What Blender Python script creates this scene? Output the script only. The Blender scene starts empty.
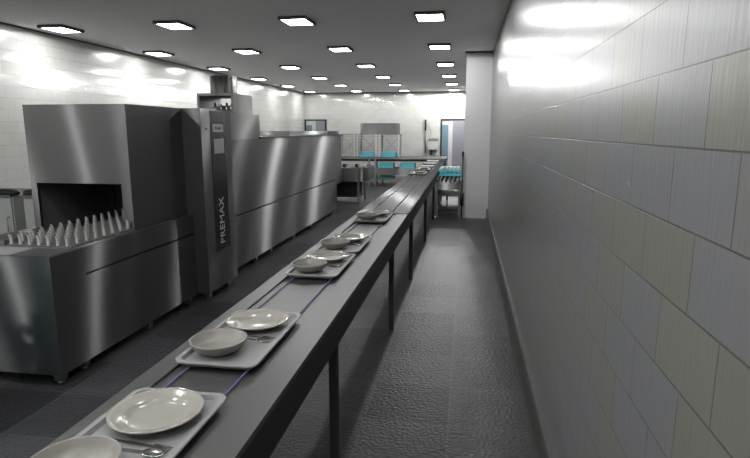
import bpy, bmesh, math, random
from mathutils import Vector, Matrix
random.seed(7)
PI = math.pi
scene = bpy.context.scene
COL = scene.collection

# ---------------------------------------------------------------- camera
H = 1.70
FPX = 545.0
def cam_axes():
    y = Vector((467 - 375, 229 - 131, -FPX)).normalized()
    p = math.atan2(98.0, FPX)
    z = Vector((0, math.cos(p), math.sin(p)))
    y = (y - z * y.dot(z)).normalized()
    x = y.cross(z)
    return x, y, z
ax, ay, az = cam_axes()
cd = bpy.data.cameras.new('camera')
cam = bpy.data.objects.new('camera', cd)
COL.objects.link(cam)
rot = Matrix((ax, ay, az)).to_4x4()
cam.matrix_world = Matrix.Translation((0, 0, H)) @ rot
cd.sensor_width = 36.0
cd.lens = FPX / 750.0 * 36.0
cd.clip_start = 0.05
cd.clip_end = 100
scene.camera = cam

# ---------------------------------------------------------------- world and exposure
w = bpy.data.worlds.new('world')
scene.world = w
w.use_nodes = True
w.node_tree.nodes['Background'].inputs[0].default_value = (0.5, 0.52, 0.55, 1)
w.node_tree.nodes['Background'].inputs[1].default_value = 0.15
vs = scene.view_settings
vs.view_transform = 'Standard'
vs.look = 'None'
vs.gamma = 1.0
vs.use_curve_mapping = False
vs.exposure = 0.5
LAMP_POWER = 14.0         # emission strength of the ceiling lamp diffusers

# ---------------------------------------------------------------- materials
def new_mat(name):
    m = bpy.data.materials.new(name)
    m.use_nodes = True
    nt = m.node_tree
    return m, nt, nt.nodes['Principled BSDF'], nt.links

def N(nt, t, **kw):
    n = nt.nodes.new(t)
    for k, v in kw.items():
        setattr(n, k, v)
    return n

def plain(name, color, rough=0.5, metal=0.0, noise=0.05, scale=30.0, coat=0.0, bump=0.0, spec=0.5):
    m, nt, b, L = new_mat(name)
    geo = N(nt, 'ShaderNodeTexCoord')
    nz = N(nt, 'ShaderNodeTexNoise'); nz.inputs['Scale'].default_value = scale; nz.inputs['Detail'].default_value = 4
    L.new(geo.outputs['Object'], nz.inputs['Vector'])
    mr = N(nt, 'ShaderNodeMapRange')
    mr.inputs['To Min'].default_value = 1 - noise; mr.inputs['To Max'].default_value = 1 + noise
    L.new(nz.outputs['Fac'], mr.inputs['Value'])
    mx = N(nt, 'ShaderNodeVectorMath', operation='SCALE'); mx.inputs[0].default_value = color[:3]
    L.new(mr.outputs[0], mx.inputs['Scale'])
    L.new(mx.outputs[0], b.inputs['Base Color'])
    b.inputs['Roughness'].default_value = rough
    b.inputs['Metallic'].default_value = metal
    b.inputs['Coat Weight'].default_value = coat
    b.inputs['Specular IOR Level'].default_value = spec
    if bump:
        bp = N(nt, 'ShaderNodeBump'); bp.inputs['Strength'].default_value = bump; bp.inputs['Distance'].default_value = 0.002
        L.new(nz.outputs['Fac'], bp.inputs['Height']); L.new(bp.outputs[0], b.inputs['Normal'])
    return m

def brushed(name, color, wide=0.8, narrow=0.012, soft=0.45):
    """brushed stainless steel: highlights spread wide across the brush lines and stay narrow along them
    (brush lines run level on upright faces and lengthwise on level ones)"""
    m, nt, b, L = new_mat(name)
    nt.nodes.remove(b)
    g = N(nt, 'ShaderNodeBsdfAnisotropic')
    geo = N(nt, 'ShaderNodeNewGeometry')
    sp = N(nt, 'ShaderNodeSeparateXYZ'); L.new(geo.outputs['Normal'], sp.inputs[0])
    ab = N(nt, 'ShaderNodeMath', operation='ABSOLUTE'); L.new(sp.outputs['Z'], ab.inputs[0])
    su = N(nt, 'ShaderNodeMath', operation='SUBTRACT'); su.inputs[0].default_value = 1.0; L.new(ab.outputs[0], su.inputs[1])
    cm = N(nt, 'ShaderNodeCombineXYZ'); L.new(ab.outputs[0], cm.inputs[0]); L.new(su.outputs[0], cm.inputs[2])
    nm = N(nt, 'ShaderNodeVectorMath', operation='NORMALIZE'); L.new(cm.outputs[0], nm.inputs[0])
    L.new(nm.outputs[0], g.inputs['Tangent'])
    r2 = math.sqrt(wide * narrow)
    rough = math.sqrt(r2)
    nz = N(nt, 'ShaderNodeTexNoise'); nz.inputs['Scale'].default_value = 2.0; nz.inputs['Detail'].default_value = 3
    L.new(geo.outputs['Position'], nz.inputs['Vector'])
    mr = N(nt, 'ShaderNodeMapRange'); mr.inputs['To Min'].default_value = rough * 0.95; mr.inputs['To Max'].default_value = rough * 1.05
    L.new(nz.outputs['Fac'], mr.inputs['Value']); L.new(mr.outputs[0], g.inputs['Roughness'])
    g.inputs['Anisotropy'].default_value = -(1 - r2 / wide)
    g.inputs['Color'].default_value = (*color, 1)
    g2 = N(nt, 'ShaderNodeBsdfAnisotropic'); g2.inputs['Roughness'].default_value = 0.55
    g2.inputs['Color'].default_value = (*color, 1)
    ms = N(nt, 'ShaderNodeMixShader'); ms.inputs[0].default_value = soft
    L.new(g.outputs[0], ms.inputs[1]); L.new(g2.outputs[0], ms.inputs[2])
    L.new(ms.outputs[0], nt.nodes['Material Output'].inputs['Surface'])
    return m

def tile_mat(name, axis, colA, colB, grout, shift, rough=0.25, coat=0.8, ripple=0.4, mortar=0.0022, spec=0.5):
    m, nt, b, L = new_mat(name)
    geo = N(nt, 'ShaderNodeNewGeometry')
    sep = N(nt, 'ShaderNodeSeparateXYZ'); L.new(geo.outputs['Position'], sep.inputs[0])
    com = N(nt, 'ShaderNodeCombineXYZ')
    a1 = N(nt, 'ShaderNodeMath', operation='ADD'); a1.inputs[1].default_value = shift[0]
    a2 = N(nt, 'ShaderNodeMath', operation='ADD'); a2.inputs[1].default_value = shift[1]
    L.new(sep.outputs[axis], a1.inputs[0]); L.new(sep.outputs['Z'], a2.inputs[0])
    L.new(a1.outputs[0], com.inputs[0]); L.new(a2.outputs[0], com.inputs[1])
    br = N(nt, 'ShaderNodeTexBrick'); br.offset = 0.5; br.offset_frequency = 2
    br.inputs['Scale'].default_value = 1.0
    br.inputs['Brick Width'].default_value = 0.2945
    br.inputs['Row Height'].default_value = 0.1645
    br.inputs['Mortar Size'].default_value = mortar
    br.inputs['Mortar Smooth'].default_value = 0.3
    br.inputs['Color1'].default_value = (0, 0, 0, 1); br.inputs['Color2'].default_value = (1, 1, 1, 1); br.inputs['Mortar'].default_value = (0, 0, 0, 1)
    L.new(com.outputs[0], br.inputs['Vector'])
    cr = N(nt, 'ShaderNodeValToRGB')
    cr.color_ramp.elements[0].position = 0.0; cr.color_ramp.elements[0].color = (*colA, 1)
    cr.color_ramp.elements[1].position = 0.55; cr.color_ramp.elements[1].color = (*colB, 1)
    e = cr.color_ramp.elements.new(0.45); e.color = tuple(a * 1.06 for a in colA) + (1,)
    L.new(br.outputs['Color'], cr.inputs[0])
    mx = N(nt, 'ShaderNodeMix', data_type='RGBA')
    mx.inputs['B'].default_value = (*grout, 1)
    L.new(br.outputs['Fac'], mx.inputs['Factor']); L.new(cr.outputs[0], mx.inputs['A'])
    L.new(mx.outputs['Result'], b.inputs['Base Color'])
    # glaze ripple that runs down the tiles
    mp = N(nt, 'ShaderNodeMapping'); mp.inputs['Scale'].default_value = (70, 70, 9)
    L.new(geo.outputs['Position'], mp.inputs['Vector'])
    nz = N(nt, 'ShaderNodeTexNoise'); nz.inputs['Scale'].default_value = 1.0; nz.inputs['Detail'].default_value = 3
    L.new(mp.outputs[0], nz.inputs['Vector'])
    b1 = N(nt, 'ShaderNodeBump'); b1.inputs['Strength'].default_value = ripple; b1.inputs['Distance'].default_value = 0.002
    L.new(nz.outputs['Fac'], b1.inputs['Height'])
    inv = N(nt, 'ShaderNodeMath', operation='SUBTRACT'); inv.inputs[0].default_value = 1.0
    L.new(br.outputs['Fac'], inv.inputs[1])
    b2 = N(nt, 'ShaderNodeBump'); b2.inputs['Strength'].default_value = 0.6; b2.inputs['Distance'].default_value = 0.002
    L.new(inv.outputs[0], b2.inputs['Height']); L.new(b1.outputs[0], b2.inputs['Normal'])
    L.new(b2.outputs[0], b.inputs['Normal'])
    b.inputs['Roughness'].default_value = rough
    b.inputs['Coat Weight'].default_value = coat
    b.inputs['Coat Roughness'].default_value = 0.08
    b.inputs['Coat IOR'].default_value = 1.7
    b.inputs['Specular IOR Level'].default_value = spec
    L.new(b2.outputs[0], b.inputs['Coat Normal'])
    return m

def floor_mat():
    m, nt, b, L = new_mat('floor_tiles')
    geo = N(nt, 'ShaderNodeNewGeometry')
    ad = N(nt, 'ShaderNodeVectorMath', operation='ADD'); ad.inputs[1].default_value = (10.06, 10.03, 0)
    L.new(geo.outputs['Position'], ad.inputs[0])
    br = N(nt, 'ShaderNodeTexBrick'); br.offset = 0.0; br.offset_frequency = 2
    br.inputs['Scale'].default_value = 1.0
    br.inputs['Brick Width'].default_value = 0.5; br.inputs['Row Height'].default_value = 0.5
    br.inputs['Mortar Size'].default_value = 0.004; br.inputs['Mortar Smooth'].default_value = 0.2
    br.inputs['Color1'].default_value = (0.026, 0.0263, 0.0285, 1); br.inputs['Color2'].default_value = (0.066, 0.0665, 0.072, 1)
    br.inputs['Mortar'].default_value = (0.085, 0.085, 0.09, 1)
    L.new(ad.outputs[0], br.inputs['Vector'])
    mp = N(nt, 'ShaderNodeMapping'); mp.inputs['Scale'].default_value = (3, 9, 3); mp.inputs['Rotation'].default_value = (0, 0, 0.5)
    L.new(geo.outputs['Position'], mp.inputs['Vector'])
    n0 = N(nt, 'ShaderNodeTexNoise'); n0.inputs['Scale'].default_value = 1.0; n0.inputs['Detail'].default_value = 6; n0.inputs['Roughness'].default_value = 0.6
    L.new(mp.outputs[0], n0.inputs['Vector'])
    mr = N(nt, 'ShaderNodeMapRange'); mr.inputs['To Min'].default_value = 0.75; mr.inputs['To Max'].default_value = 1.25
    L.new(n0.outputs['Fac'], mr.inputs['Value'])
    sc = N(nt, 'ShaderNodeVectorMath', operation='SCALE'); L.new(br.outputs['Color'], sc.inputs[0]); L.new(mr.outputs[0], sc.inputs['Scale'])
    L.new(sc.outputs[0], b.inputs['Base Color'])
    n1 = N(nt, 'ShaderNodeTexNoise'); n1.inputs['Scale'].default_value = 45.0; n1.inputs['Detail'].default_value = 3
    L.new(geo.outputs['Position'], n1.inputs['Vector'])
    b1 = N(nt, 'ShaderNodeBump'); b1.inputs['Strength'].default_value = 0.9; b1.inputs['Distance'].default_value = 0.009
    L.new(n1.outputs['Fac'], b1.inputs['Height']); L.new(b1.outputs[0], b.inputs['Normal'])
    b.inputs['Roughness'].default_value = 0.29
    b.inputs['Specular IOR Level'].default_value = 0.12
    return m

M = {}
M['steel'] = brushed('brushed_steel', (0.21, 0.21, 0.21), 0.8, 0.010)
M['steel_light'] = brushed('bright_brushed_steel', (0.29, 0.29, 0.29), 0.7, 0.012)
M['steel_top'] = brushed('conveyor_steel', (0.26, 0.26, 0.26), 0.5, 0.10)
M['steel_shiny'] = brushed('polished_conveyor_steel', (0.14, 0.14, 0.14), 0.6, 0.008, 0.2)
M['steel_plain'] = plain('tube_steel', (0.34, 0.34, 0.34), 0.38, 1.0, 0.05)
M['steel_dark'] = plain('dark_steel', (0.028, 0.028, 0.028), 0.5, 0.6, 0.05)
M['apron'] = plain('dark_apron_steel', (0.028, 0.028, 0.027), 0.5, 0.0, 0.03)
M['interior'] = plain('machine_interior', (0.02, 0.02, 0.02), 0.7)
M['lit_liner'] = plain('lit_mouth_lining', (0.10, 0.10, 0.10), 0.6)  # grey standing in for light on the inside of the mouth
M['black'] = plain('black_rubber', (0.012, 0.012, 0.012), 0.6)
M['panel'] = plain('black_glossy_panel', (0.022, 0.022, 0.024), 0.25)
M['print'] = plain('silver_lettering', (0.55, 0.55, 0.56), 0.5)
M['plate_label'] = plain('silver_name_plate', (0.50, 0.50, 0.50), 0.4)
M['display'] = plain('pale_display', (0.47, 0.48, 0.46), 0.3, bump=0.2, scale=200)
M['peg'] = plain('grey_peg_plastic', (0.42, 0.42, 0.415), 0.45)
M['belt'] = plain('belt_plastic', (0.12, 0.12, 0.12), 0.6)
M['cord'] = plain('violet_belt_cord', (0.13, 0.11, 0.27), 0.4)
M['tray'] = plain('speckled_tray', (0.25, 0.252, 0.253), 0.5, noise=0.18, scale=350)
M['plate'] = plain('cream_china', (0.35, 0.335, 0.30), 0.14, noise=0.01, coat=0.3)
M['bowl'] = plain('stone_china', (0.25, 0.235, 0.215), 0.35, noise=0.01)
M['cutlery'] = plain('cutlery_steel', (0.6, 0.6, 0.6), 0.2, 1.0, 0.02)
M['crate'] = plain('turquoise_crate', (0.10, 0.52, 0.62), 0.5)
M['cup'] = plain('white_cup', (0.72, 0.71, 0.68), 0.35)
M['ceiling'] = plain('ceiling_paint', (0.93, 0.94, 0.935), 0.9, noise=0.01, scale=2)
M['lamp_frame'] = plain('lamp_frame', (0.09, 0.09, 0.09), 0.5)
M['white_paint'] = plain('white_paint', (0.60, 0.60, 0.61), 0.6, noise=0.01)
M['trim_dark'] = plain('cove_trim', (0.07, 0.07, 0.07), 0.5)
M['skirting'] = plain('grey_skirting_tile', (0.085, 0.085, 0.08), 0.5)
M['door_grey'] = plain('grey_door_paint', (0.21, 0.21, 0.235), 0.5, noise=0.01)
M['door_blue'] = plain('blue_door_panel', (0.12, 0.19, 0.24), 0.4, noise=0.02)
M['door_white'] = plain('white_door_panel', (0.46, 0.46, 0.47), 0.5, noise=0.01)
M['cabinet'] = plain('pale_grey_laminate', (0.36, 0.37, 0.36), 0.5)
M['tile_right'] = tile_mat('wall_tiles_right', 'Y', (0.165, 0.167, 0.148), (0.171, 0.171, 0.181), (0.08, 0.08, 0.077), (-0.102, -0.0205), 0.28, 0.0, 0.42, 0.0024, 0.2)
M['tile_left'] = tile_mat('wall_tiles_left', 'Y', (0.56, 0.565, 0.525), (0.59, 0.59, 0.575), (0.42, 0.42, 0.41), (-0.102, -0.0205))  # same tiles as the right wall, stronger light put into the colour
M['tile_back'] = tile_mat('wall_tiles_back', 'X', (0.46, 0.465, 0.43), (0.49, 0.49, 0.475), (0.34, 0.34, 0.33), (10.0, -0.0205))  # same tiles once more, their brighter light also put into the colour
M['floor'] = floor_mat()
def lamp_mat():
    m, nt, b, L = new_mat('lamp_diffuser')
    em = N(nt, 'ShaderNodeEmission'); em.inputs['Color'].default_value = (1.0, 1.0, 0.97, 1); em.inputs['Strength'].default_value = LAMP_POWER
    L.new(em.outputs[0], nt.nodes['Material Output'].inputs['Surface'])
    return m
M['lamp'] = lamp_mat()

# ---------------------------------------------------------------- helpers
class B:
    def __init__(self): self.bm = bmesh.new()
    def box(self, x0, x1, y0, y1, z0, z1, rz=0.0, bevel=0.0):
        t = bmesh.new()
        bmesh.ops.create_cube(t, size=1.0)
        for v in t.verts:
            v.co = Vector(((x0 + x1) / 2 + v.co.x * (x1 - x0), (y0 + y1) / 2 + v.co.y * (y1 - y0), (z0 + z1) / 2 + v.co.z * (z1 - z0)))
        if bevel:
            bmesh.ops.bevel(t, geom=list(t.edges), offset=bevel, segments=2, affect='EDGES')
        if rz:
            c = Vector(((x0 + x1) / 2, (y0 + y1) / 2, 0))
            bmesh.ops.rotate(t, verts=t.verts, cent=c, matrix=Matrix.Rotation(rz, 3, 'Z'))
        self.merge(t); return self
    def merge(self, t):
        me = bpy.data.meshes.new('tmp'); t.to_mesh(me); t.free()
        self.bm.from_mesh(me); bpy.data.meshes.remove(me)
    def tube(self, pts, r, seg=10, caps=True, r_end=None, smooth=True):
        pts = [Vector(p) for p in pts]; n = len(pts); rings = []
        for i, p in enumerate(pts):
            d = (pts[min(i + 1, n - 1)] - pts[max(i - 1, 0)]).normalized()
            up = Vector((0, 0, 1)) if abs(d.z) < 0.9 else Vector((1, 0, 0))
            a = d.cross(up).normalized(); b2 = d.cross(a).normalized()
            rr = r if r_end is None else r + (r_end - r) * i / (n - 1)
            rings.append([self.bm.verts.new(p + (a * math.cos(2 * PI * k / seg) + b2 * math.sin(2 * PI * k / seg)) * rr) for k in range(seg)])
        for i in range(n - 1):
            for k in range(seg):
                f = self.bm.faces.new((rings[i][k], rings[i][(k + 1) % seg], rings[i + 1][(k + 1) % seg], rings[i + 1][k])); f.smooth = smooth
        if caps:
            self.bm.faces.new(rings[0][::-1]); self.bm.faces.new(rings[-1])
        return self
    def lathe(self, prof, c=(0, 0, 0), seg=48, smooth=True):
        rings = []
        for (r, z) in prof:
            if r < 1e-6: rings.append([self.bm.verts.new((c[0], c[1], c[2] + z))])
            else: rings.append([self.bm.verts.new((c[0] + r * math.cos(2 * PI * k / seg), c[1] + r * math.sin(2 * PI * k / seg), c[2] + z)) for k in range(seg)])
        for a, b2 in zip(rings[:-1], rings[1:]):
            for k in range(seg):
                k2 = (k + 1) % seg
                vs_ = [a[k % len(a)], a[k2 % len(a)], b2[k2 % len(b2)], b2[k % len(b2)]]
                u = []
                for v in vs_:
                    if v not in u: u.append(v)
                if len(u) > 2:
                    f = self.bm.faces.new(u); f.smooth = smooth
        return self
    def loops(self, loops, closed_last=True, closed_first=False, smooth=False):
        rings = [[self.bm.verts.new(p) for p in lp] for lp in loops]
        for a, b2 in zip(rings[:-1], rings[1:]):
            n = len(a)
            for k in range(n):
                f = self.bm.faces.new((a[k], a[(k + 1) % n], b2[(k + 1) % n], b2[k])); f.smooth = smooth
        if closed_last: self.bm.faces.new(rings[-1])
        if closed_first: self.bm.faces.new(rings[0][::-1])
        return self
    def obj(self, name, mat, parent=None, origin=None, label=None):
        bmesh.ops.recalc_face_normals(self.bm, faces=self.bm.faces)
        if origin is None: origin = Vector((0, 0, 0))
        origin = Vector(origin)
        if origin.length: bmesh.ops.translate(self.bm, verts=self.bm.verts, vec=-origin)
        me = bpy.data.meshes.new(name); self.bm.to_mesh(me); self.bm.free()
        me.materials.append(M[mat] if isinstance(mat, str) else mat)
        o = bpy.data.objects.new(name, me); COL.objects.link(o)
        if parent: o.parent = parent
        o.location = origin
        if label: o['label'] = label
        return o

def thing(name, label, cat, loc=(0, 0, 0), group=None):
    o = bpy.data.objects.new(name, None); COL.objects.link(o); o.location = loc
    o.empty_display_size = 0.1
    return tag(o, label, cat, group)
def tag(o, label, cat, group=None):
    o['label'] = label; o['category'] = cat
    if group: o['group'] = group
    return o
def struct(o): o['kind'] = 'structure'; return o
def dup(root, loc, label, rz=None):
    r = root.copy(); COL.objects.link(r); r.location = loc; r['label'] = label
    if rz is not None: r.rotation_euler = (0, 0, rz)
    for ch in list(root.children):
        c = ch.copy(); COL.objects.link(c); c.parent = r
        for g in ch.children:
            d = g.copy(); COL.objects.link(d); d.parent = c
    return r
def rrect(x0, x1, y0, y1, r, z, n=6):
    pts = []
    for cx, cy, a0 in ((x1 - r, y1 - r, 0), (x0 + r, y1 - r, PI / 2), (x0 + r, y0 + r, PI), (x1 - r, y0 + r, 1.5 * PI)):
        for i in range(n + 1):
            a = a0 + PI / 2 * i / n
            pts.append((cx + r * math.cos(a), cy + r * math.sin(a), z))
    return pts
def text_mesh(name, s, size, mat, parent, mw, depth=0.001, spacing=1.0):
    cu = bpy.data.curves.new(name, 'FONT'); cu.body = s; cu.size = size; cu.extrude = depth
    cu.align_x = 'LEFT'; cu.align_y = 'CENTER'; cu.space_character = spacing
    to = bpy.data.objects.new(name, cu); COL.objects.link(to)
    dg = bpy.context.evaluated_depsgraph_get()
    me = bpy.data.meshes.new_from_object(to.evaluated_get(dg))
    COL.objects.unlink(to); bpy.data.objects.remove(to); 
    me.transform(mw); me.materials.clear(); me.materials.append(M[mat])
    o = bpy.data.objects.new(name, me); COL.objects.link(o)
    if parent: o.parent = parent
    return o

# ---------------------------------------------------------------- the room
XW, XL, YB, YF, ZC = 0.445, -6.37, 21.3, -4.0, 3.173
struct(B().box(XL - .2, XW + .2, YF - .2, YB + .2, -0.15, 0).obj('floor', 'floor'))
struct(B().box(XL - .2, XW + .2, YF - .2, YB + .2, ZC, ZC + .15).obj('ceiling', 'ceiling'))
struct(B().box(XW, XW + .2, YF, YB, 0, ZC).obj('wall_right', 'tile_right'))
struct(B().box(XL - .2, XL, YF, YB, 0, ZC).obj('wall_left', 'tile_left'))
struct(B().box(XL - .2, XW + .2, YF - .2, YF, 0, ZC).obj('wall_front', 'tile_back'))
struct(B().box(XL - .2, XW + .2, YB, YB + .2, 0, ZC).obj('wall_back', 'tile_back'))
struct(B().box(-0.046, XW, 10.83, 11.55, 0, ZC).obj('wall_pillar', 'white_paint'))
# dark shadow-gap profile under the ceiling and the skirting of the right wall
struct(B().box(XL, XL + .018, YF, YB - .03, ZC - .018, ZC).obj('trim_1', 'trim_dark'))
struct(B().box(XL, XW, YB - .03, YB, ZC - .025, ZC).obj('trim_2', 'trim_dark'))
struct(B().box(-.07, XW, 10.80, 10.83, ZC - .03, ZC).obj('trim_3', 'trim_dark'))
b = B()
prof = [(XW, 0), (XW - .045, 0), (XW - .036, .02), (XW - .030, .04), (XW - .030, .185), (XW - .022, .2), (XW, .2)]
r0 = [b.bm.verts.new((x, YF, z)) for x, z in prof]; r1 = [b.bm.verts.new((x, 10.83, z)) for x, z in prof]
for i in range(len(prof)):
    j = (i + 1) % len(prof); b.bm.faces.new((r0[i], r0[j], r1[j], r1[i]))
b.bm.faces.new(r0[::-1]); b.bm.faces.new(r1)
struct(b.obj('baseboard_right', 'skirting'))

# doors on the far wall
def wall_door(name, x0, x1, label):
    zt = 2.15; y = YB
    root = bpy.data.objects.new(name, None); COL.objects.link(root); root.location = (0, 0, 0); struct(root)
    b = B(); b.box(x0, x0 + .05, y - .06, y, 0, zt).box(x1 - .05, x1, y - .06, y, 0, zt).box(x0 + .05, x1 - .05, y - .06, y, zt - .05, zt)
    b.obj('door_frame', 'steel_dark', root)
    xa = x0 + .05; W = x1 - x0 - .1
    B().box(xa, xa + .24, y - .03, y, 0, zt - .22).obj('blue_panel', 'door_blue', root)
    B().box(xa, xa + .24, y - .028, y, zt - .22, zt - .05).box(xa + .24, xa + .40, y - .035, y, 0, zt - .05).obj('white_panel', 'door_white', root)
    l = B().box(xa + .40, x1 - .05, y - .05, y, 0, zt - .05).obj('door_leaf', 'door_grey', root)
    h = B(); h.tube([(x1 - .17, y - .05, 1.02), (x1 - .17, y - .09, 1.02), (x1 - .29, y - .09, 1.02)], .009).obj('door_handle', 'steel_plain', l)
wall_door('door_1', -6.355, -5.477, '')
wall_door('door_2', -0.99, 0.36, '')

# ---------------------------------------------------------------- ceiling lamps
LX = [-0.51, -2.29, -4.065, -5.835]
LY = [7.42 + 2.57 * k for k in range(-4, 6)]
def make_lamp(label):
    t = thing('ceiling_lamp', label, 'ceiling light', (0, 0, ZC), 'square ceiling lamps')
    b = B(); a, c, w_ = .192, .24, .026
    b.box(-a, -a + w_, -c, c, -.04, 0).box(a - w_, a, -c, c, -.04, 0).box(-a + w_, a - w_, -c, -c + w_, -.04, 0).box(-a + w_, a - w_, c - w_, c, -.04, 0)
    b.obj('lamp_frame', 'lamp_frame', t)
    B().box(-a + w_, a - w_, -c + w_, c - w_, -.034, -.005).obj('diffuser', 'lamp', t)
    return t
cols = ['rightmost column, along the tiled right wall', 'second column from the right wall', 'third column from the right wall', 'leftmost column, along the left wall']
rows = {0: 'nearest', 1: 'second nearest', 2: 'third nearest', 3: 'third from the far wall', 4: 'second from the far wall', 5: 'farthest, right before the far wall'}
lamp0 = None
BULB = 15
# extra power added to some lamps to put streaks on the steel: (column, row) -> watts
KEYS = {(0, 4): 35, (0, 5): 32, (0, 7): 150, (0, 9): 230, (1, 4): 60, (3, 3): 32}
for i, x in enumerate(LX):
    for j, y in enumerate(LY):
        k = j - 4
        if j == 3: y = .9  # unseen row shifted so its light streaks the hood front
        lab = 'dark-framed white ceiling lamp out of view behind the viewer' if k < 0 else 'white ceiling lamp, %s, %s' % (cols[i], rows[k])
        if lamp0 is None:
            lamp0 = make_lamp(lab); lamp0.location = (x, y, ZC)
        else:
            o = dup(lamp0, (x, y, ZC), lab)
        ld = bpy.data.lights.new('lamp_bulb', 'SPOT'); ld.spot_size = math.radians(178); ld.spot_blend = 0.05
        ld.shadow_soft_size = .05; ld.energy = KEYS.get((i, j), BULB)
        lo = bpy.data.objects.new('lamp_bulb', ld); COL.objects.link(lo); lo.location = (x, y, ZC - .046)

# ---------------------------------------------------------------- the dishwashing machine
mach = thing('flight_dishwasher', 'long brushed steel flight-type dishwasher with dark open mouth and tall control column', 'dishwasher', (-3.1, 3.03, 0))
mach_loc = Vector((-3.1, 3.03, 0))
def mpart(bld, name, mat, label=None, parent=None):
    o = bld.obj(name, mat, None)
    o.parent = parent or mach
    me = o.data; me.transform(Matrix.Translation(-mach_loc))
    if label: o['label'] = label
    return o
XT = -2.63
XB = -3.62
# loading table
b = B()
b.box(XB, XT, 3.03, 4.93, .083, .695)
mpart(b, 'lower_panel', 'steel')
b = B()
b.box(XB, XT - .08, 3.06, 4.93, .695, .86)
b.box(XT - .08, XT - .03, 3.06, 4.93, .84, .86)
b.box(XT - .03, XT, 3.03, 3.35, .695, .895)
b.box(XT - .03, XT, 3.35, 4.93, .712, .895)
b.box(XB, XT - .03, 3.03, 3.06, .695, .895)
mpart(b, 'loading_table', 'steel')
b = B()
b.box(-2.70, XT - .03, 3.30, 4.05, .86, .893)
b.box(-2.965, XT - .03, 3.06, 3.30, .86, .893)
b.box(-3.26, -3.21, 3.30, 4.05, .86, .935)
b.box(XB, -3.26, 3.30, 4.05, .86, .893)
mpart(b, 'table_rim', 'steel_light')
b = B(); b.box(XB, -2.965, 3.06, 3.30, .86, .8935)
mpart(b, 'end_plate', 'tray', 'pale grey end plate')
b = B(); b.box(-3.21, -2.70, 3.30, 4.9, .86, .900)
for j in range(30): b.box(-3.21, -2.70, 3.325 + j * .05, 3.345 + j * .05, .900, .909)
mpart(b, 'conveyor_belt', 'belt')
pegb = B()
pegb.loops([[(-.010, -.008, 0), (.010, -.008, 0), (.010, .008, 0), (-.010, .008, 0)],
            [(-.009, -.007, .035), (.009, -.007, .035), (.009, .007, .035), (-.009, .007, .035)],
            [(-.009, -.011, .058), (.009, -.011, .058), (.009, .001, .058), (-.009, .001, .058)],
            [(-.008, -.018, .074), (.008, -.018, .074), (.008, -.008, .074), (-.008, -.008, .074)]], closed_first=True)
peg0 = None
for j in range(14):
    for i in range(7):
        loc = Vector((-2.73 - i * .074, 3.325 + j * .1, .908)) - mach_loc
        if peg0 is None:
            peg0 = pegb.obj('peg', 'peg', mach); peg0.location = loc
        else:
            p = peg0.copy(); COL.objects.link(p); p.parent = mach; p.location = loc
# entry hood
hx1, hx0, hy0, hy1, hz0, hz1 = -2.69, -3.612, 4.05, 4.93, .895, 1.913
b = B()
b.box(hx0, -3.557, hy0, hy0 + .03, .86, hz1)
b.box(-2.777, hx1, hy0, hy0 + .03, .86, hz1)
b.box(-3.557, -2.777, hy0, hy0 + .03, 1.272, hz1)
b.box(hx1 - .02, hx1, hy0 + .03, hy1, .86, hz1)
b.box(hx0, hx0 + .02, hy0 + .03, hy1, .86, hz1)
b.box(hx0 + .02, hx1 - .02, hy0 + .03, hy1, hz1 - .03, hz1)
mpart(b, 'entry_hood', 'steel')
b = B(); b.box(hx0 + .02, hx1 - .02, 4.86, 4.90, .86, hz1 - .03)
for k in range(11): b.box(hx0 + .05 + k * .08, hx0 + .12 + k * .08, 4.845, 4.86, .89, 1.5)
mpart(b, 'splash_curtain', 'interior')
b = B(); b.box(hx0 + .02, hx0 + .025, hy0 + .03, 4.86, .86, 1.7)  # added sheet, paler than the dark inside, for light on the wall
mpart(b, 'lit_wall_sheet', 'lit_liner', 'grey sheet added to show the inner mouth wall lit')
# control column
b = B(); b.box(-3.62, -2.50, 4.93, 5.62, .088, 1.915, bevel=.004)
colm = mpart(b, 'control_column', 'steel')
b = B(); b.box(-2.50, -2.4965, 5.13, 5.455, .478, 1.90)
pan = mpart(b, 'control_panel', 'panel', 'black glossy vertical control strip', colm)
b = B(); b.box(-2.4965, -2.494, 5.172, 5.408, 1.690, 1.768)
npl = mpart(b, 'name_plate', 'plate_label', 'small silver plate with dark lettering', colm)
b = B(); b.box(-2.4965, -2.492, 5.185, 5.405, 1.475, 1.622)
mpart(b, 'display', 'display', 'pale rectangular display', colm)
b = B(); b.tube([(-2.50, 5.04, 1.72), (-2.495, 5.04, 1.72)], .014, 14)
mpart(b, 'lock', 'black', None, colm)
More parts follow.
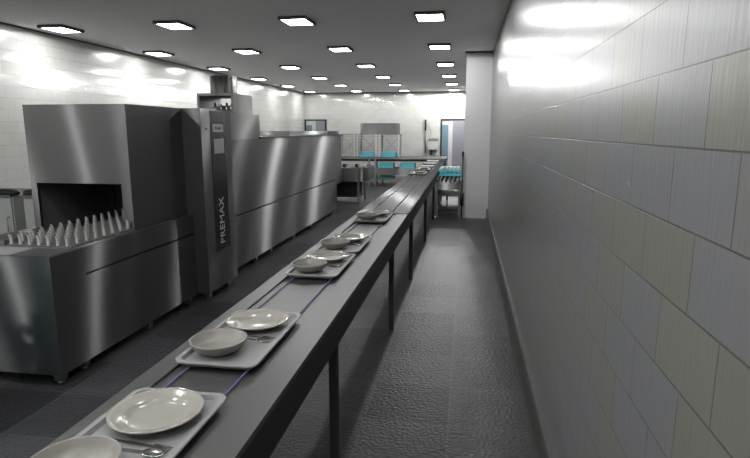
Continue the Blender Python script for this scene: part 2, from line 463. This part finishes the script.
# lettering: on a +X face, reading upwards
def face_text(name, s, size, mat, yc, z0, width_fit, up=True, parent=None, x=-2.4965):
    cu = bpy.data.curves.new(name, 'FONT'); cu.body = s; cu.size = 1.0; cu.extrude = 0
    to = bpy.data.objects.new(name, cu); COL.objects.link(to)
    dg = bpy.context.evaluated_depsgraph_get()
    me = bpy.data.meshes.new_from_object(to.evaluated_get(dg))
    COL.objects.unlink(to); bpy.data.objects.remove(to)
    xs = [v.co.x for v in me.vertices]; ys = [v.co.y for v in me.vertices]
    x0_, x1_, y0_, y1_ = min(xs), max(xs), min(ys), max(ys)
    L_, h_ = width_fit
    bm = bmesh.new(); bm.from_mesh(me)
    for v in bm.verts:
        u = (v.co.x - x0_) / (x1_ - x0_) * L_; t = (v.co.y - y0_) / (y1_ - y0_) * h_
        if up: v.co = Vector((x, yc + h_ / 2 - t, z0 + u))       # runs upwards, tops of letters towards the viewer
        else: v.co = Vector((x, yc - L_ / 2 + u, z0 + t))
    r = bmesh.ops.extrude_face_region(bm, geom=list(bm.faces))
    for e in r['geom']:
        if isinstance(e, bmesh.types.BMVert): e.co.x += .0015
    bmesh.ops.recalc_face_normals(bm, faces=bm.faces)
    me2 = bpy.data.meshes.new(name); bm.to_mesh(me2); bm.free()
    me2.materials.append(M[mat]); me2.transform(Matrix.Translation(-mach_loc))
    o = bpy.data.objects.new(name, me2); COL.objects.link(o); o.parent = parent
    return o
face_text('lettering', 'PREMAX', 1, 'print', 5.283, .545, (.48, .105), True, colm)
face_text('plate_lettering', 'HOBART', 1, 'black', 5.29, 1.715, (.17, .03), False, colm, x=-2.494)
# wash tunnel
b = B()
b.box(-3.62, -2.66, 5.62, 11.12, .085, .698)
mpart(b, 'service_panel', 'steel')
b = B()
b.box(-3.62, -2.74, 5.62, 11.12, .698, .722)
b.box(-3.62, -2.66, 5.62, 11.12, .722, 1.600)
mpart(b, 'wash_tunnel', 'steel')
b = B(); b.box(-3.62, -2.655, 6.88, 11.75, 1.600, 1.625)
mpart(b, 'roof_edge', 'steel_dark')
b = B(); b.box(-3.62, -2.70, 11.12, 11.75, .58, 1.600, bevel=.01)
mpart(b, 'unloading_end', 'steel')
b = B(); b.box(-3.5, -2.92, 8.85, 11.70, 1.625, 1.70, bevel=.006)
mpart(b, 'roof_cover', 'steel_light')
# feet
fb = B(); fb.box(-.03, .03, -.03, .03, .02, .10).lathe([(0, 0), (.026, 0), (.026, .014), (.012, .022), (0, .022)], seg=14)
foot0 = None
for (x, y) in [(-2.70, 3.10), (-2.70, 3.33), (-2.70, 4.15), (-2.70, 4.85), (-3.55, 3.10), (-3.55, 4.0), (-2.58, 5.05), (-2.58, 5.5), (-2.72, 5.75), (-2.72, 6.66), (-2.72, 7.23), (-2.72, 8.29), (-2.72, 9.29), (-2.72, 10.82), (-3.5, 6.0), (-3.5, 8.55), (-3.5, 11.0)]:
    loc = Vector((x, y, 0)) - mach_loc
    if foot0 is None: foot0 = fb.obj('leg', 'steel_plain', mach); foot0.location = loc
    else:
        p = foot0.copy(); COL.objects.link(p); p.parent = mach; p.location = loc
# exhaust housing
b = B(); b.box(-3.35, -2.68, 5.64, 6.92, 1.60, 1.905, bevel=.004)
mpart(b, 'fan_housing', 'steel_light')
b = B()
x0, x1, y0, y1, z0, z1 = -3.213, -2.75, 6.28, 6.87, 1.905, 2.145
b.box(x0, x1, y0, y1, z1 - .03, z1).box(x0, x0 + .03, y0, y1, z0, z1 - .03).box(x1 - .03, x1, y0, y1, z0, z1 - .03).box(x0 + .03, x1 - .03, y0, y1, z0, z0 + .03)
b.box(x0 + .03, x1 - .03, y1 - .02, y1, z0 + .03, z0 + .12)
vent = mpart(b, 'vent_box', 'steel_light')
b = B()
for k, x in enumerate((-3.04, -2.96, -2.89, -2.83)):
    b.lathe([(0, 0), (.022, 0), (.022, .05), (.014, .06), (.014, .10 - .02 * (k % 2)), (0, .105 - .02 * (k % 2))], c=(x, 6.40, z0 + .03), seg=12)
mpart(b, 'valve', 'cutlery', None, vent)
b = B()
prof = []
cx, cy, rr = -3.01, 6.60, .158
seg = 96
def ringp(z, r, k): 
    a = 2 * PI * k / seg
    q = r * (1 + .03 * math.cos(a * 16))
    return (cx + q * math.cos(a), cy + q * math.sin(a), z)
b.loops([[ringp(2.145, rr, k) for k in range(seg)], [ringp(2.365, rr, k) for k in range(seg)], [ringp(2.365, rr - .012, k) for k in range(seg)], [ringp(2.16, rr - .012, k) for k in range(seg)]], closed_last=True, smooth=True)
mpart(b, 'exhaust_duct', 'steel_light', 'corrugated steel exhaust pipe')

# small electrical box behind the unloading end, on the roof
b = B(); b.box(-2.92, -2.74, 11.50, 11.72, 1.625, 1.70, bevel=.004)
mpart(b, 'sensor_box', 'steel')

# ---------------------------------------------------------------- tray conveyor in front
CX0, CX1, CZ = -1.112, -.580, .85
conv = thing('tray_conveyor', 'long narrow steel tray conveyor running from the viewer to the far tables', 'conveyor', (-.846, 9.0, 0))
conv_loc = Vector((-.846, 9.0, 0))
def cpart(bld, name, mat, label=None, parent=None):
    o = bld.obj(name, mat, None); o.parent = parent or conv
    o.data.transform(Matrix.Translation(-conv_loc))
    if label: o['label'] = label
    return o
gA0, gA1 = -1.030, -.700
b = B()
b.box(CX0, gA0, .2, 5.58, CZ - .02, CZ); b.box(gA1, CX1, .2, 5.58, CZ - .02, CZ)
b.box(gA0, gA1, .2, 5.58, CZ - .02, CZ - .010)
cpart(b, 'table_top', 'steel_top')
b = B()
zt = CZ + .004
b.box(CX0, -.992, 5.58, 16.42, CZ - .02, zt); b.box(-.972, -.768, 5.58, 16.42, CZ - .02, zt); b.box(-.748, CX1, 5.58, 16.42, CZ - .02, zt)
b.box(-.992, -.972, 5.58, 16.42, CZ - .02, CZ - .012); b.box(-.768, -.748, 5.58, 16.42, CZ - .02, CZ - .012)
cpart(b, 'belt_deck', 'steel_shiny', 'shinier far stretch with two dark slots')
b = B()
b.box(CX1 - .018, CX1, .2, 16.42, CZ - .157, CZ - .0205); b.box(CX0, CX0 + .018, .2, 16.42, CZ - .157, CZ - .0205)
b.box(CX0 + .018, CX1 - .018, 16.40, 16.42, CZ - .157, CZ - .0205)
cpart(b, 'apron', 'apron', 'dark side apron')
for x in (-.982, -.758):
    b = B(); b.tube([(x, .2, CZ - .003), (x, 16.38, CZ - .003)], .0034, 8)
    cpart(b, 'belt_cord', 'cord', 'violet belt cord')
lb = B(); lb.box(-.02, .02, -.02, .02, .02, CZ - .02).lathe([(0, 0), (.022, 0), (.022, .02), (0, .025)], seg=12)
leg0 = None
for y in (.6, 2.40, 4.47, 6.14, 8.38, 10.5, 12.6, 14.6, 16.2):
    for x in (-.60, -1.09):
        loc = Vector((x, y, 0)) - conv_loc
        if leg0 is None: leg0 = lb.obj('leg', 'apron', conv); leg0.location = loc
        else:
            p = leg0.copy(); COL.objects.link(p); p.parent = conv; p.location = loc

# ---------------------------------------------------------------- trays and dishes
ZB = CZ + .0015
def tray_mesh():
    b = B(); X, Y = .161, .301
    L = []
    L.append(rrect(-X + .02, X - .02, -Y + .02, Y - .02, .03, 0))
    L.append(rrect(-X + .012, X - .012, -Y + .012, Y - .012, .035, .006))
    L.append(rrect(-X, X, -Y, Y, .04, .018))
    L.append(rrect(-X + .002, X - .002, -Y + .002, Y - .002, .04, .0215))
    L.append(rrect(-X + .018, X - .018, -Y + .018, Y - .018, .034, .0215))
    L.append(rrect(-X + .026, X - .026, -Y + .026, Y - .026, .03, .008))
    b.loops(L, closed_last=True, closed_first=True)
    return b
def plate_mesh():
    b = B()
    prof = [(0, 0), (.080, 0), (.086, .004), (.126, .024), (.1335, .029), (.135, .032), (.1325, .0335), (.124, .031), (.098, .0215), (.091, .017), (.085, .011), (.075, .008), (0, .0075)]
    b.lathe(prof, seg=64); return b
def bowl_mesh():
    b = B()
    prof = [(0, 0), (.052, 0), (.057, .003), (.085, .017), (.100, .033), (.108, .050), (.1095, .053), (.107, .0545), (.1045, .052), (.096, .036), (.082, .021), (.058, .009), (.04, .0075), (0, .007)]
    b.lathe(prof, seg=64); return b
def fork_mesh():
    b = B(); z = .002
    b.box(-.10, .02, -.006, .006, z, z + .002)
    b.box(.02, .05, -.004, .004, z, z + .002); b.box(.05, .068, -.012, .012, z, z + .002)
    for k in range(4): b.box(.068, .105, -.012 + k * .0070, -.0095 + k * .0070 , z, z + .002)
    return b
def spoon_mesh():
    b = B()
    b.box(-.10, .05, -.0045, .0045, .002, .0045)
    rings = []
    for s, zz in ((1.0, .0045), (.96, .006), (.7, .002), (.3, .0005)):
        rings.append([(.078 + .032 * s * math.cos(2 * PI * k / 20), .019 * s * math.sin(2 * PI * k / 20), zz) for k in range(20)])
    b.loops(rings, closed_last=True, smooth=True)
    return b
TX = -.881
tray_spec = [  # y centre, dishes?
    (1.223, 'nearest'), (2.025, 'second'), (3.275, 'third'), (3.94, 'fourth'), (5.27, 'fifth')]
tlab = ['light grey tray nearest the viewer, cut off by the bottom of the picture',
        'whole light grey tray lying second from the viewer, dark conveyor before and behind it',
        'light grey tray third from the viewer, front one of two that nearly touch',
        'light grey tray fourth from the viewer, rear one of two that nearly touch',
        'light grey tray fifth from the viewer, alone where the shiny conveyor deck begins']
plab = ['large cream plate on the tray nearest the viewer', 'cream plate on the second tray, behind its bowl', 'cream plate on the third tray, front of the touching pair', 'cream plate on the fourth tray, rear of the touching pair', 'cream plate on the fifth tray, at the start of the shiny deck']
blab = ['greyish bowl at the bottom left corner of the picture, cut off by its edge', 'whole greyish bowl on the second tray from the viewer', 'greyish bowl on the third tray, front of the touching pair', 'greyish bowl on the fourth tray, rear of the touching pair', 'greyish bowl on the fifth tray, at the start of the shiny deck']
ord5 = ['nearest', 'second', 'third', 'fourth', 'fifth']
T0 = P0 = W0 = F0 = S0 = None
trays = []
for i, (y, _) in enumerate(tray_spec):
    if i == 0:
        T0 = tray_mesh().obj('serving_tray', 'tray'); P0 = plate_mesh().obj('dinner_plate', 'plate'); W0 = bowl_mesh().obj('soup_bowl', 'bowl')
        F0 = fork_mesh().obj('fork', 'cutlery'); S0 = spoon_mesh().obj('spoon', 'cutlery')
        objs = [T0, P0, W0, F0, S0]
    else:
        objs = [o.copy() for o in (T0, P0, W0, F0, S0)]
        for o in objs: COL.objects.link(o)
    t, p, w_, f, s = objs
    t.location = (TX, y, ZB)
    zf = ZB + .0083
    p.location = (TX + .0, y + .143, zf)
    w_.location = (TX - .042, y - .156, zf)
    f.location = (TX + .020, y + .008, zf); f.rotation_euler = (0, 0, -.10 + .05 * (i % 2))
    s.location = (TX + .010, y - .022, zf); s.rotation_euler = (0, 0, -.03 - .04 * (i % 2))
    tag(t, tlab[i], 'tray', 'serving trays on the conveyor')
    tag(p, plab[i], 'plate', 'dinner plates on the trays')
    tag(w_, blab[i], 'bowl', 'soup bowls on the trays')
    tag(f, 'steel fork on the %s tray, under the edge of the plate' % ord5[i], 'fork', 'forks on the trays')
    tag(s, 'steel spoon on the %s tray, between bowl and plate' % ord5[i], 'spoon', 'spoons on the trays')
far = [(11.0, 'light grey tray with a small looking plate, front one of the far trays'),
       (12.2, 'light grey empty tray on the far conveyor, right behind the one with a plate'),
       (13.3, 'light grey empty tray on the far conveyor, third of the far trays'),
       (14.5, 'light grey empty tray on the far conveyor, second from its end'),
       (15.6, 'light grey empty tray at the far end of the conveyor')]
for k, (y, lab) in enumerate(far):
    o = T0.copy(); COL.objects.link(o); o.location = (TX - .10, y, CZ + .0045); o['label'] = lab
    if k == 0: o['label'] = lab
    o.location.x = TX - .05
o = P0.copy(); COL.objects.link(o); o.location = (TX - .05, 11.1, CZ + .0045 + .0083); o['label'] = 'small looking cream plate far down the conveyor'
o = P0.copy(); COL.objects.link(o); o.location = (TX - .05, 12.25, CZ + .0045 + .0083); o['label'] = 'farthest cream plate on the conveyor'
for q in [ob for ob in COL.objects if ob.name.startswith('serving_tray') and 'right behind the one' in ob['label']]:
    q['label'] = 'light grey tray holding the farthest plate on the conveyor'

# ---------------------------------------------------------------- crates
def crate_mesh(L=.46, W=.46, Hh=.14):
    b = B(); t = .012
    x, y = L / 2, W / 2
    b.box(-x, x, -y, -y + t, 0, .05); b.box(-x, x, y - t, y, 0, .05); b.box(-x, -x + t, -y + t, y - t, 0, .05); b.box(x - t, x, -y + t, y - t, 0, .05)
    b.box(-x, x, -y, -y + t, Hh - .05, Hh); b.box(-x, x, y - t, y, Hh - .05, Hh); b.box(-x, -x + t, -y + t, y - t, Hh - .05, Hh); b.box(x - t, x, -y + t, y - t, Hh - .05, Hh)
    for k in range(5):
        u = -x + (L - .03) * k / 4
        b.box(u, u + .03, -y, -y + t, .05, Hh - .05); b.box(u, u + .03, y - t, y, .05, Hh - .05)
        u = -y + (W - .03) * k / 4
        b.box(-x, -x + t, u, u + .03, .05, Hh - .05); b.box(x - t, x, u, u + .03, .05, Hh - .05)
    for k in range(1, 6):
        b.box(-x + t, x - t, -y + W * k / 6 - .008, -y + W * k / 6 + .008, 0, .01)
        b.box(-x + L * k / 6 - .008, -x + L * k / 6 + .008, -y + t, y - t, .01, .02)
    return b
crate0 = crate_mesh().obj('dish_crate', 'crate')
tag(crate0, 'turquoise crate standing in the left rack above the far counter', 'crate', 'turquoise dish crates')
crate0.location = (-3.20, 17.98, .866)
def crate(x, y, z, lab):
    o = crate0.copy(); COL.objects.link(o); o.location = (x, y, z); o['label'] = lab; return o
crate(-2.50, 17.98, .866, 'turquoise crate standing in the right rack above the far counter')
crate(-2.47, 17.13, .572, 'turquoise crate on the roller track under the far counter, left one')
crate(-1.80, 17.13, .572, 'turquoise crate on the roller track under the far counter, right one beside the tray conveyor')
crate(-3.05, 17.3, .232, 'turquoise crate on the bottom shelf under the far counter, left one')
crate(-2.47, 17.3, .232, 'turquoise crate on the bottom shelf under the far counter, right one')

# ---------------------------------------------------------------- far counter
b_loc = Vector((-2.4, 17.6, 0))
cnt = thing('sorting_counter', 'long steel sorting counter across the far end with roller track and bottom shelf', 'counter', b_loc)
def kpart(bld, name, mat, label=None):
    o = bld.obj(name, mat, None); o.parent = cnt; o.data.transform(Matrix.Translation(-b_loc))
    if label: o['label'] = label
    return o
b = B(); b.box(-4.5, -.62, 16.85, 18.6, .835, .865, bevel=.006)
kpart(b, 'worktop', 'steel_light')
b = B(); b.box(-4.5, -.62, 16.95, 18.5, .77, .835)
kpart(b, 'under_frame', 'steel_dark')
b = B(); b.box(-2.92, -1.25, 16.86, 16.90, .34, .57).box(-2.92, -1.25, 17.40, 17.42, .40, .57).box(-2.92, -1.25, 16.90, 17.40, .50, .51)
kpart(b, 'roller_track', 'steel_light', 'steel front of the lower roller track')
b = B()
for k in range(16): b.tube([(-2.87 + k * .1, 16.9, .55), (-2.87 + k * .1, 17.40, .55)], .02, 8)
kpart(b, 'rollers', 'steel_plain')
b = B(); b.box(-4.4, -1.25, 16.95, 18.4, .20, .23)
kpart(b, 'bottom_shelf', 'steel_plain')
cl = B(); cl.box(-.025, .025, -.025, .025, 0, .835)
l0 = None
for x in (-4.4, -2.99, -2.80, -.75):
    for y in (16.93, 18.45):
        if l0 is None: l0 = cl.obj('leg', 'steel_plain', cnt); l0.location = Vector((x, y, 0)) - b_loc
        else:
            p = l0.copy(); COL.objects.link(p); p.parent = cnt; p.location = Vector((x, y, 0)) - b_loc

# open racks that stand on the counter
def rack(x0, x1, lab):
    t = thing('plate_rack', lab, 'rack', ((x0 + x1) / 2, 18.0, .865), 'open racks on the far counter')
    hw = (x1 - x0) / 2; d = .33; h = .74
    for sx in (-1, 1):
        for sy in (-1, 1):
            b = B(); xx = sx * (hw - .02); yy = sy * d
            b.box(xx - .024, xx + .024, yy - .024, yy + .024, 0, h); b.obj('post', 'plate_label', t)
    for sx in (-1, 1):
        b = B()
        for k in range(7):
            z = .10 + k * .09; xx = sx * (hw - .045)
            b.box(xx - .03, xx + .03, -d, d, z, z + .012)
            b.box(xx - .03, xx + .03, -d - .022, -d - .018, z - .01, z + .03)
        b.obj('slide_rails', 'steel_plain' , t)
    b = B(); b.box(-hw, hw, -d - .02, d + .02, h - .025, h); b.obj('top_shelf', 'steel_light', t)
    b = B(); b.tube([(-hw + .03, d, .05), (hw - .03, d, h - .04)], .008, 6); b.tube([(hw - .03, d, .05), (-hw + .03, d, h - .04)], .008, 6)
    b.obj('brace', 'steel_light', t)
    b = B()
    for k in range(12):
        x = -hw + .05 + (2 * hw - .1) * k / 11
        b.tube([(x, d - .01, .03), (x, d - .01, h - .03)], .0035, 5)
    for k in range(6): b.tube([(-hw + .03, d - .01, .1 + k * .11), (hw - .03, d - .01, .1 + k * .11)], .0035, 5)
    b.obj('wire_back', 'steel_light', t)
    return t
rack(-4.20, -3.60, 'open steel rack without a crate on the far counter, leftmost, half hidden by the dishwasher')
rack(-3.54, -2.88, 'open steel rack on the far counter, middle one, holding a turquoise crate')
rack(-2.82, -2.14, 'open steel rack on the far counter, rightmost, holding a turquoise crate')
b = B(); b.box(-.59, .59, -.55, .55, 0, .345, bevel=.005)
o = b.obj('steel_cabinet', 'steel_light'); o.location = (-2.87, 18.42, 1.606)
tag(o, 'closed brushed steel box cabinet on top of the two crate racks', 'cabinet')

# ---------------------------------------------------------------- rounded outfeed table next to the dishwasher
loc = Vector((-2.9, 12.9, 0))
t = thing('outfeed_table', 'low steel table with rounded corners right behind the dishwasher', 'table', loc)
b = B()
L = [rrect(-.72, .66, -.60, .75, .38, .55, 10), rrect(-.72, .66, -.60, .75, .38, .862, 10), rrect(-.70, .64, -.58, .73, .37, .862, 10), rrect(-.70, .64, -.58, .73, .37, .835, 10)]
b.loops(L, closed_last=True, closed_first=True)
b.obj('basin', 'steel_light', t)
B().box(-.42, .36, -.25, .42, .181, .52, bevel=.02).obj('dark_box', 'steel_dark', t)  # guessed dark box, added to darken the space under the basin
for x, y in ((-.5, -.35), (.42, -.35), (-.5, .5), (.42, .5)):
    B().box(x - .02, x + .02, y - .02, y + .02, 0, .55).obj('leg', 'steel_plain', t)
B().box(-.5, .42, -.33, .48, .16, .18).obj('shelf', 'steel_dark', t)
for k in range(3): B().box(-.35 + k * .3, -.27 + k * .3, .05, .13, .835, .915).obj('guide_block', 'black', t)
cup = B().lathe([(0, 0), (.026, 0), (.034, .02), (.037, .07), (.0385, .072), (.0355, .071), (.031, .02), (.022, .007), (0, .006)], seg=20)
cup0 = cup.obj('cup', 'cup')
n = 0
def putcup(x, y, z, lab, group):
    global n
    o = cup0 if n == 0 else cup0.copy()
    if n: COL.objects.link(o)
    n += 1
    o.location = (x, y, z); tag(o, lab, 'cup', group)
for k in range(5):
    putcup(-2.80 + k * .09, 13.2 + .0 * k, .8355, 'white cup in the row on the rounded outfeed table', 'cups on the outfeed table')

# ---------------------------------------------------------------- roller station on the right, before the pillar
loc = Vector((-.332, 11.45, 0))
t = thing('roller_table', 'short steel roller table between the tray conveyor and the white pillar', 'table', loc)
b = B(); b.box(-.24, -.215, -.60, 1.05, .62, .745).box(.215, .24, -.60, 1.05, .62, .745).box(-.215, .215, -.60, -.575, .56, .70).box(-.215, .215, 1.025, 1.05, .62, .745)
b.obj('table_frame', 'steel', t)
for k in range(5):
    x = -.175 + k * .0875
    B().tube([(x, -.57, .715), (x, 1.02, .715)], .02, 12).obj('roller', 'steel_light', t)
B().box(-.215, .215, -.57, 1.02, .60, .615).obj('drip_pan', 'steel_dark', t)
for x in (-.218, .218):
    for y in (-.575, 1.02):
        b = B(); b.box(x - .02, x + .02, y - .02, y + .02, 0, .62); b.obj('leg', 'steel_plain', t)
B().box(-.215, .215, -.57, 1.0, .42, .44).obj('middle_shelf', 'steel_plain', t)
b = B(); b.box(-.2, .2, -.57, 1.0, .12, .14); b.obj('lower_shelf', 'steel_dark', t)
b = B(); b.tube([(-.16, -.3, .42), (-.16, -.3, .2), (-.12, -.3, .12), (-.06, -.3, .12), (-.03, -.3, .2), (-.03, -.3, .42)], .022, 10)
b.obj('drain_pipe', 'cutlery', t)
crate(-.335, 12.05, .747, 'turquoise crate filled with white cups on the right roller table')
for i in range(5):
    for j in range(4):
        putcup(-.335 - .17 + i * .085, 12.05 - .16 + j * .105, .7675, 'white cup standing in the turquoise crate on the roller table', 'cups in the crate on the roller table')
for ob in COL.objects:
    if ob.name.startswith('cup') and ob['group'].startswith('cups in the crate'):
        ob.scale = (1, 1, 2.3)
t = thing('spray_tap', 'dark upright spray tap beside the white pillar', 'tap', (-.062, 10.76, 0))
b = B(); b.tube([(0, 0, .0), (0, 0, 1.28)], .014, 10); b.tube([(0, 0, .25), (0, 0, .52)], .035, 12); b.obj('riser_pipe', 'steel_dark', t)
b = B()
pts = [(.0 + .022 * math.cos(a * .9), .022 * math.sin(a * .9), .72 + a * .0075) for a in [k * .5 for k in range(120)]]
b.tube(pts, .006, 6); b.obj('coil_spring', 'steel_plain', t)
b = B(); b.box(-.02, .02, -.03, .03, 1.22, 1.31); b.obj('spray_head', 'black', t)

# ---------------------------------------------------------------- hand basin and wall spray on the far wall
t = thing('wash_basin', 'small pale steel wash basin fixed to the far wall, left of the door', 'basin', (-1.27, YB, 1.0))
b = B(); b.box(-.18, .18, -.30, 0, .0, .30, bevel=.01); b.obj('bowl', 'plate_label', t)
b = B(); b.box(-.18, .18, -.04, 0, .30, .42); b.obj('splashback', 'steel_light', t)
B().box(-.12, -.02, -.26, -.02, -.20, 0).obj('trap_cover', 'black', t)
t = thing('wall_spray', 'tall thin spray arm on the far wall beside the basin', 'tap', (-1.57, YB, 0))
b = B(); b.tube([(0, -.05, .86), (0, -.05, 2.12)], .022, 10); b.obj('riser_pipe', 'steel_plain', t)
b = B(); b.tube([(0, -.06, 1.72), (0, -.06, 2.12)], .035, 10); b.obj('grip', 'steel_dark', t)
b = B(); b.tube([(0, -.05, 2.05)] + [(.10 + .12 * math.sin(k * .35), -.05, 2.0 - k * .075) for k in range(10)] + [(.05, -.05, 1.25)], .008, 6); b.obj('hose', 'steel_plain', t)
b = B(); b.box(-.03, .03, -.05, 0, .9, .95).box(-.03, .03, -.05, 0, 1.6, 1.65); b.obj('bracket', 'steel_dark', t)

# ---------------------------------------------------------------- cabinets left of the dishwasher
def side_cabinet(x0, x1, lab):
    t = thing('side_cabinet', lab, 'cabinet', ((x0 + x1) / 2, 5.3, 0), 'pale cabinets by the left wall')
    hw = (x1 - x0) / 2
    B().box(-hw, hw, -.28, .30, .08, 1.02).obj('body', 'cabinet', t)
    d = B().box(-hw + .01, hw - .01, -.30, -.28, .10, 1.0).obj('door', 'cabinet', t)
    b = B(); b.tube([(hw - .05, -.30, .8), (hw - .05, -.33, .8), (hw - .05, -.33, .65), (hw - .05, -.30, .65)], .006, 8); b.obj('handle', 'steel_plain', d)
    b = B(); b.box(-hw - .01, hw + .01, -.32, .30, 1.02, 1.04); b.obj('top', 'steel_light', t)
    b = B(); b.box(-hw + .03, hw - .03, -.24, .28, 0, .08); b.obj('plinth', 'black', t)
side_cabinet(-5.40, -4.715, 'pale grey cabinet left of the dishwasher mouth, left one at the edge of the picture')
side_cabinet(-4.58, -4.10, 'pale grey cabinet left of the dishwasher mouth, right one next to the hood')
b = B()
rnd = random.Random(3)
for (x, y) in ((-4.80, 5.05), (-4.47, 5.05)):
    b = B(); n_ = 9; rings = []
    rings = [[(x + (.125 + .03 * math.sin(k * 1.7 + j * 2) ) * s * math.cos(2 * PI * k / 16), y + (.07 + .012 * math.cos(k * 2.3 + j)) * s * math.sin(2 * PI * k / 16), 1.04 + zz + .008 * math.sin(k * 2.1) * (1 if j else 0)) for k in range(16)] for j, (s, zz) in enumerate(((1, 0), (1.05, .025), (.7, .045), (.2, .05)))]
    b.loops(rings, closed_last=True, closed_first=True, smooth=True)
    o = b.obj('cleaning_cloth', 'steel_dark' if x < -4.6 else 'black', origin=(x, y, 1.04))
    tag(o, 'crumpled dark cloth on the %s pale cabinet' % ('left' if x < -4.6 else 'right'), 'cloth', 'dark cloths on the pale cabinets')

# ---------------------------------------------------------------- unseen crate stacks, added to reflect turquoise in the loading table front
names = ['bottom', 'second', 'third', 'fourth', 'fifth', 'sixth', 'seventh', 'top']
for q, (x, y) in enumerate(((-3.30, 2.30), (-3.80, 2.25))):
    for k in range(8):
        crate(x, y, .0 + k * .141, 'turquoise crate in the %s stack outside the picture before the loading table, %s one' % (('near', 'far')[q], names[k]))
